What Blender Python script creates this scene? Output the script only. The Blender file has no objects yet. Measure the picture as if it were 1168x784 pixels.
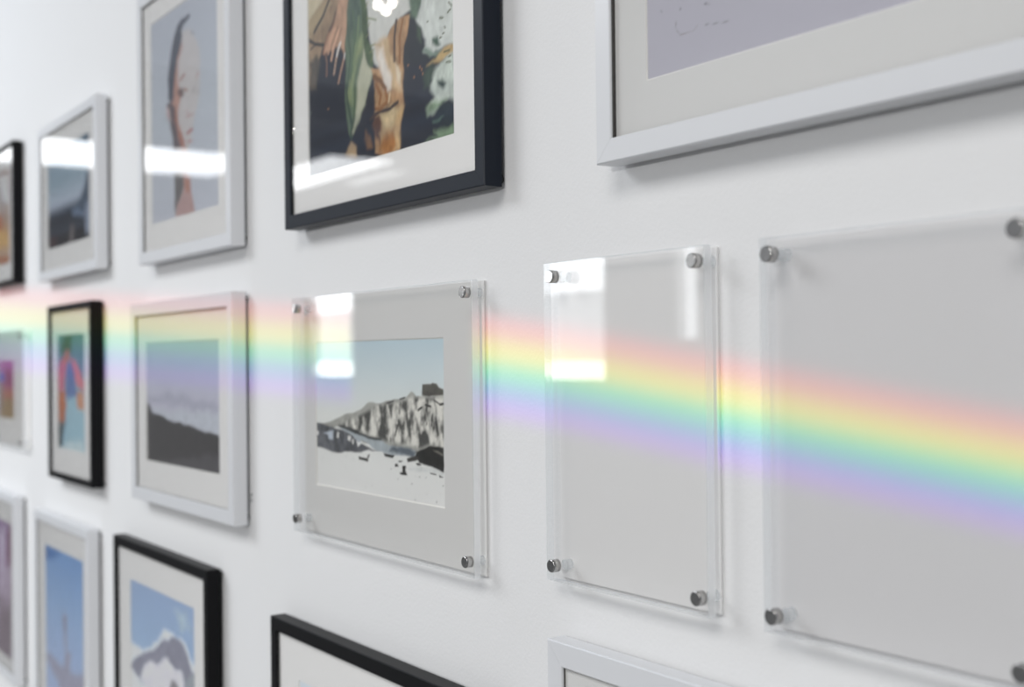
import bpy, bmesh, math, random
import numpy as np
random.seed(3)
scene = bpy.context.scene
C = bpy.data.collections.new('gallery'); scene.collection.children.link(C)
EYE = 1.55                      # height of the camera above the floor
# ------------------------------------------------------------------ helpers
def obj(name, bm, mats, parent=None, smooth=False):
    me = bpy.data.meshes.new(name)
    bmesh.ops.recalc_face_normals(bm, faces=bm.faces[:])
    bm.to_mesh(me); bm.free()
    for m in (mats if isinstance(mats, (list, tuple)) else [mats]):
        me.materials.append(m)
    if smooth:
        for p in me.polygons: p.use_smooth = True
    o = bpy.data.objects.new(name, me); C.objects.link(o)
    if parent: o.parent = parent
    return o
def box(bm, x0, x1, y0, y1, z0, z1, bevel=0, mi=0, seg=2):
    vs = [bm.verts.new((x, y, z)) for x in (x0, x1) for y in (y0, y1) for z in (z0, z1)]
    fs = [bm.faces.new([vs[i] for i in f]) for f in ((0,1,3,2),(4,6,7,5),(0,4,5,1),(2,3,7,6),(0,2,6,4),(1,5,7,3))]
    for f in fs: f.material_index = mi
    if bevel:
        es = list({e for f in fs for e in f.edges})
        bmesh.ops.bevel(bm, geom=es, offset=bevel, segments=seg, affect='EDGES', profile=.5)
    return fs
def thing(name, label, cat, loc, group=None):
    o = bpy.data.objects.new(name, None); C.objects.link(o)
    o.empty_display_size = .05; o.location = loc
    o['label'] = label; o['category'] = cat
    if group: o['group'] = group
    return o
def struct(name, bm, m):
    o = obj(name, bm, m); o['kind'] = 'structure'; return o
# ------------------------------------------------------------------ materials
def lin(c):
    c = np.asarray(c, float) / 255.
    return np.where(c <= .04045, c / 12.92, ((c + .055) / 1.055) ** 2.4)
def new_mat(name):
    m = bpy.data.materials.new(name); m.use_nodes = True
    nt = m.node_tree
    return m, nt, nt.nodes['Principled BSDF'], nt.nodes['Material Output']
def N(nt, t, **kw):
    n = nt.nodes.new(t)
    for k, v in kw.items(): setattr(n, k, v)
    return n
def math_node(nt, op, a, b=None, c=None, clamp=False):
    n = N(nt, 'ShaderNodeMath', operation=op); n.use_clamp = clamp
    for i, v in enumerate((a, b, c)):
        if v is None: continue
        if isinstance(v, (int, float)): n.inputs[i].default_value = v
        else: nt.links.new(v, n.inputs[i])
    return n.outputs[0]
def principled(name, col, rough=.5, spec=.5, metal=0, bump=0, bscale=200, vary=0, coat=0):
    m, nt, p, out = new_mat(name)
    p.inputs['Base Color'].default_value = (*col, 1); p.inputs['Roughness'].default_value = rough
    p.inputs['Specular IOR Level'].default_value = spec; p.inputs['Metallic'].default_value = metal
    tc = N(nt, 'ShaderNodeTexCoord')
    if bump or vary:
        nz = N(nt, 'ShaderNodeTexNoise'); nz.inputs['Scale'].default_value = bscale; nz.inputs['Detail'].default_value = 5
        nt.links.new(tc.outputs['Object'], nz.inputs['Vector'])
        if bump:
            b = N(nt, 'ShaderNodeBump'); b.inputs['Strength'].default_value = bump; b.inputs['Distance'].default_value = .001
            nt.links.new(nz.outputs['Fac'], b.inputs['Height']); nt.links.new(b.outputs['Normal'], p.inputs['Normal'])
        if vary:
            mx = N(nt, 'ShaderNodeMix', data_type='RGBA')
            mx.inputs[6].default_value = (*[c * (1 - vary) for c in col], 1); mx.inputs[7].default_value = (*[min(1, c * (1 + vary)) for c in col], 1)
            nt.links.new(nz.outputs['Fac'], mx.inputs[0]); nt.links.new(mx.outputs[2], p.inputs['Base Color'])
    return m
def clear_mat(name, tint, f0=.04, rough=0.0):
    """clear sheet: what is not mirrored (Schlick's formula) passes straight through, slightly tinted"""
    m, nt, p, out = new_mat(name); nt.nodes.remove(p)
    g = N(nt, 'ShaderNodeNewGeometry')
    d = N(nt, 'ShaderNodeVectorMath', operation='DOT_PRODUCT')
    nt.links.new(g.outputs['Normal'], d.inputs[0]); nt.links.new(g.outputs['Incoming'], d.inputs[1])
    a = math_node(nt, 'ABSOLUTE', d.outputs['Value'])
    q = math_node(nt, 'POWER', math_node(nt, 'SUBTRACT', 1.0, a, clamp=True), 5.0)
    fac = math_node(nt, 'MULTIPLY_ADD', q, 1 - f0, f0)
    tr = N(nt, 'ShaderNodeBsdfTransparent'); tr.inputs[0].default_value = (*tint, 1)
    gl = N(nt, 'ShaderNodeBsdfGlossy'); gl.inputs['Roughness'].default_value = rough
    mx = N(nt, 'ShaderNodeMixShader')
    nt.links.new(fac, mx.inputs[0]); nt.links.new(tr.outputs[0], mx.inputs[1]); nt.links.new(gl.outputs[0], mx.inputs[2])
    nt.links.new(mx.outputs[0], out.inputs['Surface'])
    return m
def edge_mat(name, EDGE_SOLID, gloss=.10):
    """polished cut edge of an acrylic sheet: gathers light, half see-through"""
    m, nt, p, out = new_mat(name); nt.nodes.remove(p)
    tr = N(nt, 'ShaderNodeBsdfTransparent'); tr.inputs[0].default_value = (.95, .97, .98, 1)
    df = N(nt, 'ShaderNodeBsdfTranslucent'); df.inputs[0].default_value = (.95, .955, .96, 1)
    d2 = N(nt, 'ShaderNodeBsdfDiffuse'); d2.inputs[0].default_value = (.95, .955, .96, 1)
    gl = N(nt, 'ShaderNodeBsdfGlossy'); gl.inputs['Roughness'].default_value = .08
    m0 = N(nt, 'ShaderNodeMixShader'); m0.inputs[0].default_value = .6
    nt.links.new(df.outputs[0], m0.inputs[1]); nt.links.new(d2.outputs[0], m0.inputs[2])
    m1 = N(nt, 'ShaderNodeMixShader'); m1.inputs[0].default_value = EDGE_SOLID
    nt.links.new(tr.outputs[0], m1.inputs[1]); nt.links.new(m0.outputs[0], m1.inputs[2])
    m2 = N(nt, 'ShaderNodeMixShader'); m2.inputs[0].default_value = gloss
    nt.links.new(m1.outputs[0], m2.inputs[1]); nt.links.new(gl.outputs[0], m2.inputs[2])
    nt.links.new(m2.outputs[0], out.inputs['Surface'])
    return m
def print_mat(name):
    m, nt, p, out = new_mat(name)
    at = N(nt, 'ShaderNodeAttribute'); at.attribute_name = 'ink'
    nt.links.new(at.outputs['Color'], p.inputs['Base Color'])
    p.inputs['Roughness'].default_value = .55; p.inputs['Specular IOR Level'].default_value = .3
    return m
M = {}
M['wall'] = principled('wall_paint', (.80, .80, .80), .65, .12, bump=.38, bscale=240)
M['white_lacquer'] = principled('white_lacquer', (.71, .72, .74), .32, .5, bump=.04, bscale=90)
M['black_lacquer'] = principled('black_lacquer', (.004, .004, .005), .45, .16, bump=.05, bscale=240)
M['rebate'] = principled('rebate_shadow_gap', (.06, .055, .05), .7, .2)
M['rebate_black'] = principled('rebate_black', (.004, .004, .004), .7, .1)
M['mat'] = principled('mat_board', (.90, .885, .865), .85, .1, bump=.1, bscale=700)
M['mat_grey'] = principled('mat_board_grey', (.72, .715, .70), .85, .1, bump=.1, bscale=700)
M['mat_core'] = principled('mat_core', (.86, .85, .81), .8, .1)
M['backing'] = principled('backing_board', (.25, .2, .15), .8, .2)
M['glass'] = clear_mat('picture_glass', (.997, .998, .998))
M['acrylic'] = clear_mat('acrylic_face', (.990, .989, .987))
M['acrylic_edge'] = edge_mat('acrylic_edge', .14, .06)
M['acrylic_edge_lit'] = edge_mat('acrylic_edge_lit', .68)  # whiter copy for right and bottom edges, their glow put into the material
M['acrylic_darker'] = clear_mat('acrylic_face_darker', (.966, .965, .967))  # slightly darker tint than the other sheets
M['steel'] = principled('brushed_steel', (.50, .49, .48), .12, .5, metal=1, bump=.05, bscale=900)
M['steel_barrel'] = principled('satin_barrel', (.74, .74, .73), .3, .5, metal=.35)
M['spacer'] = edge_mat('clear_spacer', .3, .05)
M['black_satin'] = principled('black_satin', (.004, .008, .017), .42, .26, bump=.05, bscale=240)  # blue sheen of the reflected room put partly into the base colour
M['rail'] = principled('white_board', (.80, .795, .79), .6, .2)
M['felt'] = principled('felt_pad', (.05, .05, .05), .9, .1)
M['screw'] = principled('screw_steel', (.34, .36, .36), .4, .5, metal=.6)
M['print'] = print_mat('photo_ink')
M['ceiling'] = principled('ceiling_grey', (.055, .06, .068), .8, .2, bump=.2, bscale=20)
M['floor'] = principled('floor_concrete', (.16, .16, .16), .5, .4, vary=.15, bscale=6)
M['room_wall'] = principled('far_wall_paint', (.20, .20, .205), .7, .3, bump=.2, bscale=60)
M['window_frame'] = principled('window_frame_white', (.6, .6, .6), .4, .4)
M['beam'] = principled('beam_dark', (.03, .034, .04), .6, .3)
# ------------------------------------------------------------------ picture painting
def fbm(nx, ny, sx, sy, seed, octs=4):
    r = np.random.RandomState(seed); out = np.zeros((ny, nx)); amp = 1.; tot = 0
    for o in range(octs):
        gx, gy = max(2, int(sx * 2 ** o)) + 1, max(2, int(sy * 2 ** o)) + 1
        g = r.rand(gy + 1, gx + 1)
        X = np.linspace(0, gx - 1e-6, nx); Y = np.linspace(0, gy - 1e-6, ny)
        xi, yi = X.astype(int), Y.astype(int); fx, fy = X - xi, Y - yi
        fx = fx * fx * (3 - 2 * fx); fy = (fy * fy * (3 - 2 * fy))[:, None]
        a = g[yi][:, xi] * (1 - fx) + g[yi][:, xi + 1] * fx
        b = g[yi + 1][:, xi] * (1 - fx) + g[yi + 1][:, xi + 1] * fx
        out += amp * (a * (1 - fy) + b * fy); tot += amp; amp *= .55
    return out / tot
def seg_dist(px, py, a, b):
    ax, ay = a; dx, dy = b[0] - ax, b[1] - ay; L = dx * dx + dy * dy
    t = np.zeros_like(px) if L < 1e-12 else np.clip(((px - ax) * dx + (py - ay) * dy) / L, 0, 1)
    return np.hypot(px - ax - t * dx, py - ay - t * dy)
def poly_mask(px, py, pts, soft):
    ins = np.zeros(px.shape, bool); d = np.full(px.shape, 1e9); n = len(pts)
    for i in range(n):
        a, b = pts[i], pts[(i + 1) % n]
        d = np.minimum(d, seg_dist(px, py, a, b))
        if a[1] != b[1]:
            c = ((a[1] > py) != (b[1] > py)) & (px < (b[0] - a[0]) * (py - a[1]) / (b[1] - a[1]) + a[0])
            ins ^= c
    sd = np.where(ins, d, -d)
    k = np.clip(sd / (soft) * .5 + .5, 0, 1)
    return k * k * (3 - 2 * k)
def paint(key, nx, ny, gain):
    s0, s1, z0, z1, t = PRINT_RECTS[key]
    w, h = (s1 - s0) * 1000, (z1 - z0) * 1000                # in millimetres
    U, V = np.meshgrid(np.linspace(0, 1, nx), np.linspace(0, 1, ny))
    X, Y = U * w, V * h
    img = np.zeros((ny, nx, 3)); sd = sum(map(ord, key))
    warp = (fbm(nx, ny, 14, 14 * h / w, sd + 1) - .5, fbm(nx, ny, 14, 14 * h / w, sd + 2) - .5)
    for i, e in enumerate(PAINT[key]):
        kind = e[0]
        if kind == 'bg':
            vs = [q[0] for q in e[1]]; cs = np.array([lin(q[1]) for q in e[1]])
            for k in range(3): img[..., k] = np.interp(V, vs, cs[:, k])
            img *= (1 + .05 * (fbm(nx, ny, 4, 5, sd + 5) - .5))[..., None]
        elif kind == 'poly':
            pts = [(a * w, b * h) for a, b in e[1]]; col, soft, amp = lin(e[2]), e[3], e[4]
            k = poly_mask(X + warp[0] * soft * 3, Y + warp[1] * soft * 3, pts, soft)[..., None]
            tex = 1 + amp * (6.5 if key == 'D' else 4.2) * (fbm(nx, ny, w / 9, h / 14, sd + 11 * i) - .5)
            img = img * (1 - k) + k * col * np.clip(tex, .12, 2.2)[..., None]
        elif kind == 'line':
            pts = [(a * w, b * h) for a, b in e[1]]; wd, col, soft = e[2], lin(e[3]), e[4]
            d = np.full(X.shape, 1e9)
            for a, b in zip(pts[:-1], pts[1:]): d = np.minimum(d, seg_dist(X + warp[0] * soft, Y + warp[1] * soft, a, b))
            k = np.clip((wd * .5 + soft * .5 - d) / soft, 0, 1); k = (k * k * (3 - 2 * k))[..., None]
            img = img * (1 - k) + k * col
        elif kind == 'streak':                               # worn vertical gullies of a cliff
            pts = [(a * w, b * h) for a, b in e[1]]; dark, light, soft = lin(e[2]), lin(e[3]), e[4]
            k = poly_mask(X, Y, pts, soft * 4)
            n = fbm(nx, ny, 26, 5, sd + 77, 3) * .62 + fbm(nx, ny, 40, 16, sd + 78, 3) * .38
            n = np.clip((n - .40) / .17, 0, 1)[..., None]
            k = (k * .92)[..., None]
            img = img * (1 - k) + k * (dark * (1 - n) + light * n)
        elif kind == 'bandh':
            for v, hw, col in e[1]:
                k = np.clip(1 - np.abs(V - v) / hw, 0, 1)[..., None] * .25
                img = img * (1 - k) + k * lin(col)
    return np.clip(img * gain - .007, .003, .95)     # the pane's own mirror image adds the rest
PRINT_RECTS = {'A': (-3.66, -3.456, 0.266, 0.523, 0.0165), 'B': (-3.049, -2.689, 0.268, 0.495, 0.0165), 'C': (-2.27, -1.928, 0.254, 0.628, 0.0165), 'D': (-1.58, -1.1905, 0.255, 0.815, 0.0165), 'E': (-0.8546, -0.27, 0.251, 0.67, 0.0165), 'F': (-3.684, -3.491, -0.1537, 0.0061, 0.0016), 'G': (-2.969, -2.739, -0.2, 0.062, 0.0165), 'H': (-2.312, -1.933, -0.188, 0.034, 0.0165), 'I': (-1.5965, -1.2445, -0.1775, 0.0236, 0.0016), 'L': (-3.7, -3.465, -0.798, -0.432, 0.0165), 'M': (-3.099, -2.7615, -0.9, -0.4395, 0.0165), 'N': (-2.4225, -2.0607, -0.93, -0.427, 0.0165), 'O': (-1.6294, -1.2, -0.85, -0.4586, 0.0165), 'P': (-0.93, -0.5, -0.75, -0.4, 0.0165)}
PAINT = {
'D':[
  ('bg',[(0,(36,40,52)),(0.6,(36,40,52)),(1,(34,38,50))]),
  ('poly',[(-0.0041,0.4125),(0.2572,0.4644),(0.253,0.5977),(0.1905,0.6412),(0.1495,0.6701),(0.1172,0.6926),(0.0796,0.723),(0.0509,0.7523),(0.0034,0.7683),(-0.0158,0.7742)],(150,128,104),3,0.12),
  ('poly',[(-0.0059,0.4685),(0.1683,0.5013),(0.13,0.5765),(0.0651,0.5987),(0.018,0.6105),(-0.0107,0.6171)],(196,184,156),6,0.05),
  ('poly',[(-0.0107,0.6171),(0.0651,0.5987),(0.1659,0.5772),(0.1832,0.5911),(0.0916,0.6362),(0.0357,0.6441),(0.0073,0.6481),(-0.0117,0.6479)],(168,150,120),6,0.05),
  ('line',[(0.1838,0.5749),(0.1288,0.612),(0.0497,0.6435)],5,(52,52,54),2),
  ('line',[(0.0024,0.6543),(0.0627,0.6747),(0.1265,0.6857)],5,(56,54,54),2),
  ('line',[(0.072,0.6733),(0.0204,0.6809)],3,(66,62,60),2),
  ('poly',[(0.0005,0.7117),(0.071,0.7051),(0.0888,0.7243),(0.0507,0.7578),(0.0034,0.7683)],(84,78,70),6,0.1),
  ('poly',[(0.2572,0.4644),(0.3248,0.4778),(0.316,0.6244),(0.3035,0.6727),(0.2964,0.7114),(0.2848,0.7283),(0.258,0.711),(0.2233,0.7112),(0.1899,0.7143),(0.1662,0.7054),(0.1258,0.7049),(0.1354,0.6871),(0.1675,0.6647),(0.1992,0.6453),(0.2261,0.6254),(0.2427,0.5959)],(186,150,124),3,0.1),
  ('line',[(0.1675,0.6647),(0.1399,0.6878),(0.1258,0.7062)],4,(176,130,104),2),
  ('line',[(0.2163,0.6588),(0.1756,0.6905),(0.1615,0.7129)],4,(206,162,134),2),
  ('line',[(0.242,0.671),(0.2061,0.7032),(0.1858,0.7327)],5,(212,170,142),2),
  ('line',[(0.2673,0.6883),(0.2449,0.7144),(0.2225,0.738),(0.2058,0.7694)],4,(190,160,138),2),
  ('line',[(0.2881,0.7049),(0.2871,0.7366),(0.2606,0.7649),(0.2398,0.7942)],4,(176,140,116),2),
  ('line',[(0.1393,0.7069),(0.1502,0.733),(0.1473,0.7654)],3,(150,112,92),2),
  ('line',[(0.2124,0.6447),(0.1675,0.6674),(0.1444,0.6885)],1.6,(110,80,66),1.5),
  ('line',[(0.2424,0.6576),(0.1978,0.6884),(0.1795,0.7074)],1.6,(110,80,66),1.5),
  ('line',[(0.268,0.6671),(0.2325,0.6964),(0.2103,0.7092)],1.6,(110,80,66),1.5),
  ('line',[(0.2261,0.6254),(0.1901,0.652),(0.1721,0.6627)],1.6,(110,80,66),1.5),
  ('line',[(0.2583,0.7017),(0.2388,0.7162),(0.2298,0.7283)],4,(226,222,216),2),
  ('line',[(0.2898,0.7317),(0.2861,0.7418)],3,(226,222,220),2),
  ('poly',[(0.3207,0.477),(0.423,0.4973),(0.4189,0.6263),(0.4297,0.6669),(0.4331,0.7373),(0.4582,0.777),(0.4892,0.7942),(0.4861,0.8168),(0.4682,0.8359),(0.4354,0.8707),(0.4025,0.8926),(0.3608,0.9192),(0.331,0.9448),(0.315,0.922),(0.2953,0.88),(0.2879,0.8446),(0.2931,0.8134),(0.2939,0.7907),(0.2964,0.7114),(0.3065,0.6599),(0.319,0.6091)],(96,114,92),3,0.06),
  ('poly',[(0.3332,0.4795),(0.415,0.4957),(0.4101,0.6507),(0.3763,0.6869),(0.3098,0.687),(0.3094,0.6472),(0.3207,0.6093)],(78,96,84),8,0.08),
  ('poly',[(0.4357,0.7325),(0.4621,0.7801),(0.4868,0.7964),(0.4861,0.8168),(0.4682,0.8359),(0.4354,0.8707),(0.3943,0.8943),(0.3541,0.9236),(0.3356,0.9295),(0.3614,0.9009),(0.371,0.855),(0.3844,0.8201),(0.393,0.8056),(0.4101,0.7805),(0.4273,0.7442)],(182,182,160),5,0.05),
  ('poly',[(0.3672,0.7169),(0.4163,0.7114),(0.4316,0.737),(0.3902,0.7673),(0.3474,0.8201),(0.3381,0.8509),(0.3048,0.8441),(0.3227,0.8093)],(140,152,112),8,0.08),
  ('line',[(0.3106,0.6606),(0.3332,0.7434),(0.3058,0.8146)],4,(70,88,74),4),
  ('line',[(0.353,0.6412),(0.3674,0.7091),(0.3315,0.7959)],4,(84,106,82),4),
  ('line',[(0.3935,0.661),(0.3833,0.7246),(0.3485,0.785)],4,(116,134,98),4),
  ('line',[(0.3017,0.8092),(0.3048,0.8467),(0.3365,0.9033),(0.3312,0.9396)],5,(54,72,62),4),
  ('line',[(0.364,0.8174),(0.3583,0.8691),(0.3444,0.9147)],4,(74,90,66),4),
  ('poly',[(0.423,0.4973),(0.7028,0.5529),(0.7482,0.6104),(0.7452,0.7067),(0.6811,0.7058),(0.6069,0.731),(0.5954,0.7392),(0.6349,0.7824),(0.6453,0.8037),(0.5669,0.8076),(0.5466,0.8124),(0.5013,0.7832),(0.479,0.7442),(0.4646,0.6984),(0.4423,0.6509)],(206,206,200),3,0.03),
  ('poly',[(0.4133,0.5474),(0.4611,0.5564),(0.4429,0.6304),(0.4652,0.6805),(0.4521,0.717),(0.487,0.7403),(0.5013,0.7832),(0.4853,0.7949),(0.4621,0.7801),(0.4316,0.737),(0.4169,0.6908),(0.4144,0.6411)],(76,94,66),3,0.15),
  ('line',[(0.4535,0.6734),(0.5197,0.6893)],2,(120,128,86),2),
  ('line',[(0.4642,0.7111),(0.4482,0.7164)],2,(120,128,86),2),
  ('line',[(0.4791,0.7416),(0.5103,0.7412)],2,(120,128,86),2),
  ('line',[(0.4707,0.7557),(0.5022,0.7527)],2,(120,128,86),2),
  ('line',[(0.4423,0.6484),(0.4625,0.6389)],2,(120,128,86),2),
  ('line',[(0.4647,0.6958),(0.4729,0.6881)],2,(120,128,86),2),
  ('line',[(0.4819,0.7766),(0.4981,0.7598)],2,(120,128,86),2),
  ('poly',[(0.738,0.7155),(0.7313,0.7524),(0.7027,0.7747),(0.6983,0.8277),(0.6887,0.8648),(0.6933,0.8999),(0.6748,0.9495),(0.6619,1.0001),(0.557,1.0013),(0.5031,0.992),(0.498,0.9596),(0.5053,0.9205),(0.5302,0.8996),(0.5002,0.888),(0.5075,0.851),(0.4963,0.8196),(0.4787,0.7931),(0.5271,0.8039),(0.5582,0.7688),(0.6007,0.7359),(0.6537,0.7093),(0.6879,0.7072)],(170,134,98),2.5,0.2),
  ('poly',[(0.5076,0.7383),(0.5691,0.7376),(0.5991,0.7397),(0.6131,0.7693),(0.6453,0.8037),(0.6809,0.8284),(0.687,0.8645),(0.5958,0.8466),(0.544,0.8095)],(206,178,140),5,0.1),
  ('poly',[(0.5227,0.7507),(0.5535,0.7503),(0.5824,0.7948),(0.6185,0.8347),(0.6105,0.8545),(0.5656,0.8486),(0.529,0.7973)],(222,214,204),6,0.06),
  ('poly',[(0.6453,0.8037),(0.6773,0.8279),(0.6802,0.8529),(0.6552,0.8397)],(220,206,182),4,0.05),
  ('line',[(0.6518,0.7109),(0.6397,0.746),(0.6381,0.7978)],5,(70,58,52),3),
  ('line',[(0.6952,0.7155),(0.6724,0.7511),(0.6743,0.8079)],4,(136,92,52),5),
  ('poly',[(0.5027,0.8972),(0.6241,0.8943),(0.6536,0.8905),(0.6908,0.905),(0.6773,0.9474),(0.6577,0.9945),(0.5462,0.9831),(0.509,0.9437)],(196,164,120),5,0.15),
  ('poly',[(0.5411,0.9018),(0.6313,0.9002),(0.6605,0.9037),(0.6301,0.9372),(0.5625,0.9496),(0.5403,0.9269)],(206,184,144),7,0.12),
  ('poly',[(0.5469,0.963),(0.6298,0.947),(0.6363,0.9774),(0.5986,0.9984),(0.5307,0.9916)],(160,108,58),7,0.15),
  ('line',[(0.471,0.9088),(0.5335,0.8996),(0.609,0.9012),(0.6572,0.891)],5,(72,56,48),3),
  ('line',[(0.5002,0.8161),(0.5459,0.835),(0.5759,0.85)],7,(120,82,48),5),
  ('line',[(0.5151,0.8374),(0.545,0.864),(0.5368,0.8832)],6,(140,94,54),5),
  ('line',[(0.5757,0.8554),(0.5899,0.8822),(0.5441,0.8942),(0.4979,0.8899)],5,(150,102,60),4),
  ('line',[(0.6053,0.8667),(0.5974,0.8831)],4,(216,192,158),4),
  ('poly',[(0.4973,0.9089),(0.5436,0.9093),(0.5581,0.9336),(0.5269,0.9554),(0.5339,0.9763),(0.4958,0.9571),(0.4889,0.9283)],(92,62,50),5,0.1),
  ('poly',[(0.4334,0.9324),(0.4647,0.9487),(0.4835,0.9762),(0.448,0.9777),(0.4249,0.9495)],(124,92,66),4,0.1),
  ('poly',[(0.3266,0.9522),(0.3676,0.9643),(0.3751,0.986),(0.2837,0.977)],(176,150,116),4,0.1),
  ('poly',[(0.4841,0.8333),(0.5064,0.8667),(0.5055,0.8971),(0.4338,0.9195),(0.3857,0.9089),(0.4354,0.8707)],(42,42,52),4,0.05),
  ('poly',[(0.8184,0.5759),(1.0068,0.6133),(1.0009,0.8134),(0.9374,0.8107),(0.865,0.8186),(0.8249,0.8104),(0.8395,0.777),(0.8131,0.7514),(0.7725,0.7281),(0.808,0.6933)],(202,206,200),4,0.09),
  ('poly',[(0.7496,0.5622),(0.832,0.5786),(0.808,0.6933),(0.7725,0.7281),(0.7378,0.72),(0.7385,0.6959)],(96,116,96),5,0.15),
  ('poly',[(0.7304,0.7285),(0.7655,0.7294),(0.813,0.7538),(0.8259,0.7796),(0.839,0.7935),(0.8114,0.8084),(0.8649,0.821),(0.8378,0.8312),(0.7062,0.8222),(0.7077,0.7736),(0.7367,0.7538)],(38,42,48),4,0.05),
  ('poly',[(0.786,0.7399),(0.8132,0.749),(0.8191,0.7786),(0.7922,0.7625)],(72,88,70),5,0.1),
  ('poly',[(0.8727,0.7845),(0.9057,0.7849),(0.9247,0.8018),(0.8985,0.8048),(0.8724,0.7938)],(58,84,66),4,0.1),
  ('poly',[(0.8183,0.8046),(0.8388,0.7982),(0.8784,0.8159),(0.9308,0.8143),(0.9175,0.824),(0.8582,0.8223)],(120,138,124),4,0.1),
  ('poly',[(1.0009,0.8134),(0.9438,0.8116),(0.8912,0.8295),(0.8376,0.8383),(0.9171,0.8391),(1.0002,0.8339)],(188,160,110),3,0.15),
  ('poly',[(1.0002,0.8339),(0.943,0.837),(0.9038,0.8453),(0.8573,0.8529),(0.8765,0.8767),(0.8629,0.8876),(0.8627,0.8954),(0.8887,0.9128),(0.8482,0.9313),(0.8479,0.9431),(0.8876,0.9478),(0.9144,0.9277),(0.9662,0.918),(0.9971,0.9379),(1.0003,0.8309)],(196,204,194),4,0.12),
  ('poly',[(0.8484,0.9266),(0.8884,0.9221),(0.9535,0.9163),(0.9143,0.9323),(0.8877,0.9454),(0.8445,0.9427)],(130,150,124),5,0.12),
  ('poly',[(0.9028,0.8796),(0.9289,0.8761),(0.9447,0.8875),(0.9284,0.8946),(0.9057,0.8904)],(36,56,48),4,0.05),
  ('poly',[(0.8239,0.8452),(0.8777,0.8386),(0.8906,0.8498),(0.8733,0.8756),(0.8627,0.8954),(0.8295,0.8816)],(60,76,64),6,0.15),
  ('poly',[(0.921,0.9262),(0.9974,0.9288),(0.9962,0.9697),(0.9388,0.977),(0.8739,0.9649),(0.9008,0.9447)],(36,46,52),5,0.1),
  ('poly',[(0.996,0.9743),(0.9642,0.9821),(0.8799,0.9844),(0.8993,0.9959),(0.8192,0.9991),(0.9951,1.0062)],(118,140,112),5,0.15),
  ('poly',[(0.874,0.9603),(0.9329,0.9601),(0.9133,0.9648),(0.8805,0.9645)],(90,116,104),3,0.1),
  ('line',[(0.965,0.7457),(0.9841,0.742)],2.2,(88,92,66),1.5),
  ('line',[(0.9719,0.7261),(0.9875,0.7357)],2.2,(88,92,66),1.5),
  ('line',[(0.945,0.7725),(0.9513,0.7746)],2.2,(88,92,66),1.5),
  ('line',[(0.9283,0.7907),(0.9185,0.7904)],2.2,(88,92,66),1.5),
  ('line',[(0.9446,0.784),(0.9349,0.7848)],2.2,(88,92,66),1.5),
  ('line',[(0.8472,0.745),(0.8505,0.746)],2.2,(88,92,66),1.5),
  ('line',[(0.9198,0.7498),(0.9391,0.7518)],2.2,(88,92,66),1.5),
  ('line',[(0.9434,0.8232),(0.9753,0.8256)],2.2,(88,92,66),1.5),
  ('line',[(0.9686,0.8384),(0.9813,0.8368)],2.2,(88,92,66),1.5),
  ('line',[(0.9555,0.848),(0.9809,0.8494)],2.2,(88,92,66),1.5),
  ('line',[(0.7618,0.8517),(0.7618,0.8517)],3,(168,116,80),2),
  ('line',[(0.7276,0.8216),(0.7276,0.8216)],3,(168,116,80),2),
  ('line',[(0.8104,0.8416),(0.8104,0.8416)],3,(168,116,80),2),
  ('line',[(0.8169,0.8509),(0.8169,0.8509)],3,(168,116,80),2),
  ('line',[(0.8003,0.8354),(0.8003,0.8354)],3,(168,116,80),2),
  ('line',[(0.159,0.8476),(0.159,0.8476)],3,(186,140,104),2),
  ('line',[(0.0106,0.8381),(0.0124,0.8411)],3,(130,140,136),2),
  ('poly',[(0.004,0.7487),(0.0512,0.7412),(0.05,0.7811),(0.0032,0.775)],(92,84,76),5,0.1),
  ('bandh',[(0.95,0.03,(56,68,88)),(0.9,0.02,(50,60,76))]),
],
'I':[
  ('bg',[(0,(176,194,202)),(0.25,(196,206,208)),(0.5,(212,214,210)),(1,(214,214,212))]),
  ('poly',[(-0.0179,0.572),(0.057,0.567),(0.1303,0.5497),(0.194,0.5212),(0.2718,0.4894),(0.3249,0.4804),(0.3919,0.4502),(0.4286,0.4191),(0.4504,0.4035),(0.493,0.4046),(0.5315,0.407),(0.6005,0.3841),(0.6476,0.3794),(0.6873,0.375),(0.733,0.3622),(0.7719,0.3251),(0.7908,0.3327),(0.8094,0.3539),(0.8467,0.3526),(0.8538,0.2766),(0.9147,0.2754),(0.9208,0.2646),(0.9506,0.272),(0.9622,0.2902),(0.9914,0.3001),(0.9908,0.5914),(0.989,0.7493),(0.7801,0.6915),(0.5143,0.6664),(0.4182,0.6751),(0.1933,0.5798),(-0.0105,0.6511)],(152,152,146),1.2,0.16),
  ('streak',[(0.2826,0.541),(0.4461,0.4603),(0.5174,0.422),(0.6002,0.4068),(0.687,0.3974),(0.7714,0.3608),(0.8466,0.3634),(0.9908,0.3527),(0.9908,0.5946),(0.9901,0.6546),(0.9044,0.6309),(0.8306,0.6647),(0.7166,0.648),(0.5837,0.643),(0.3458,0.5951),(0.1933,0.5822)],(58,58,56),(214,212,204),1.0),
  ('poly',[(0.8507,0.2767),(0.9086,0.2782),(0.9208,0.2672),(0.9476,0.272),(0.9621,0.2929),(0.9914,0.3027),(0.991,0.3369),(0.9199,0.3446),(0.8957,0.3508),(0.8469,0.3418)],(84,82,76),1.2,0.3),
  ('line',[(0.6906,0.3749),(0.7265,0.3624)],2,(50,50,48),1.5),
  ('line',[(0.5935,0.4014),(0.6408,0.3881)],2,(50,50,48),1.5),
  ('line',[(0.8209,0.4351),(0.8459,0.4176)],3,(50,50,48),1.5),
  ('line',[(0.8707,0.4002),(0.9071,0.4093)],3,(50,50,48),1.5),
  ('line',[(0.7385,0.4394),(0.7379,0.4891)],2,(50,50,48),1.5),
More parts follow.
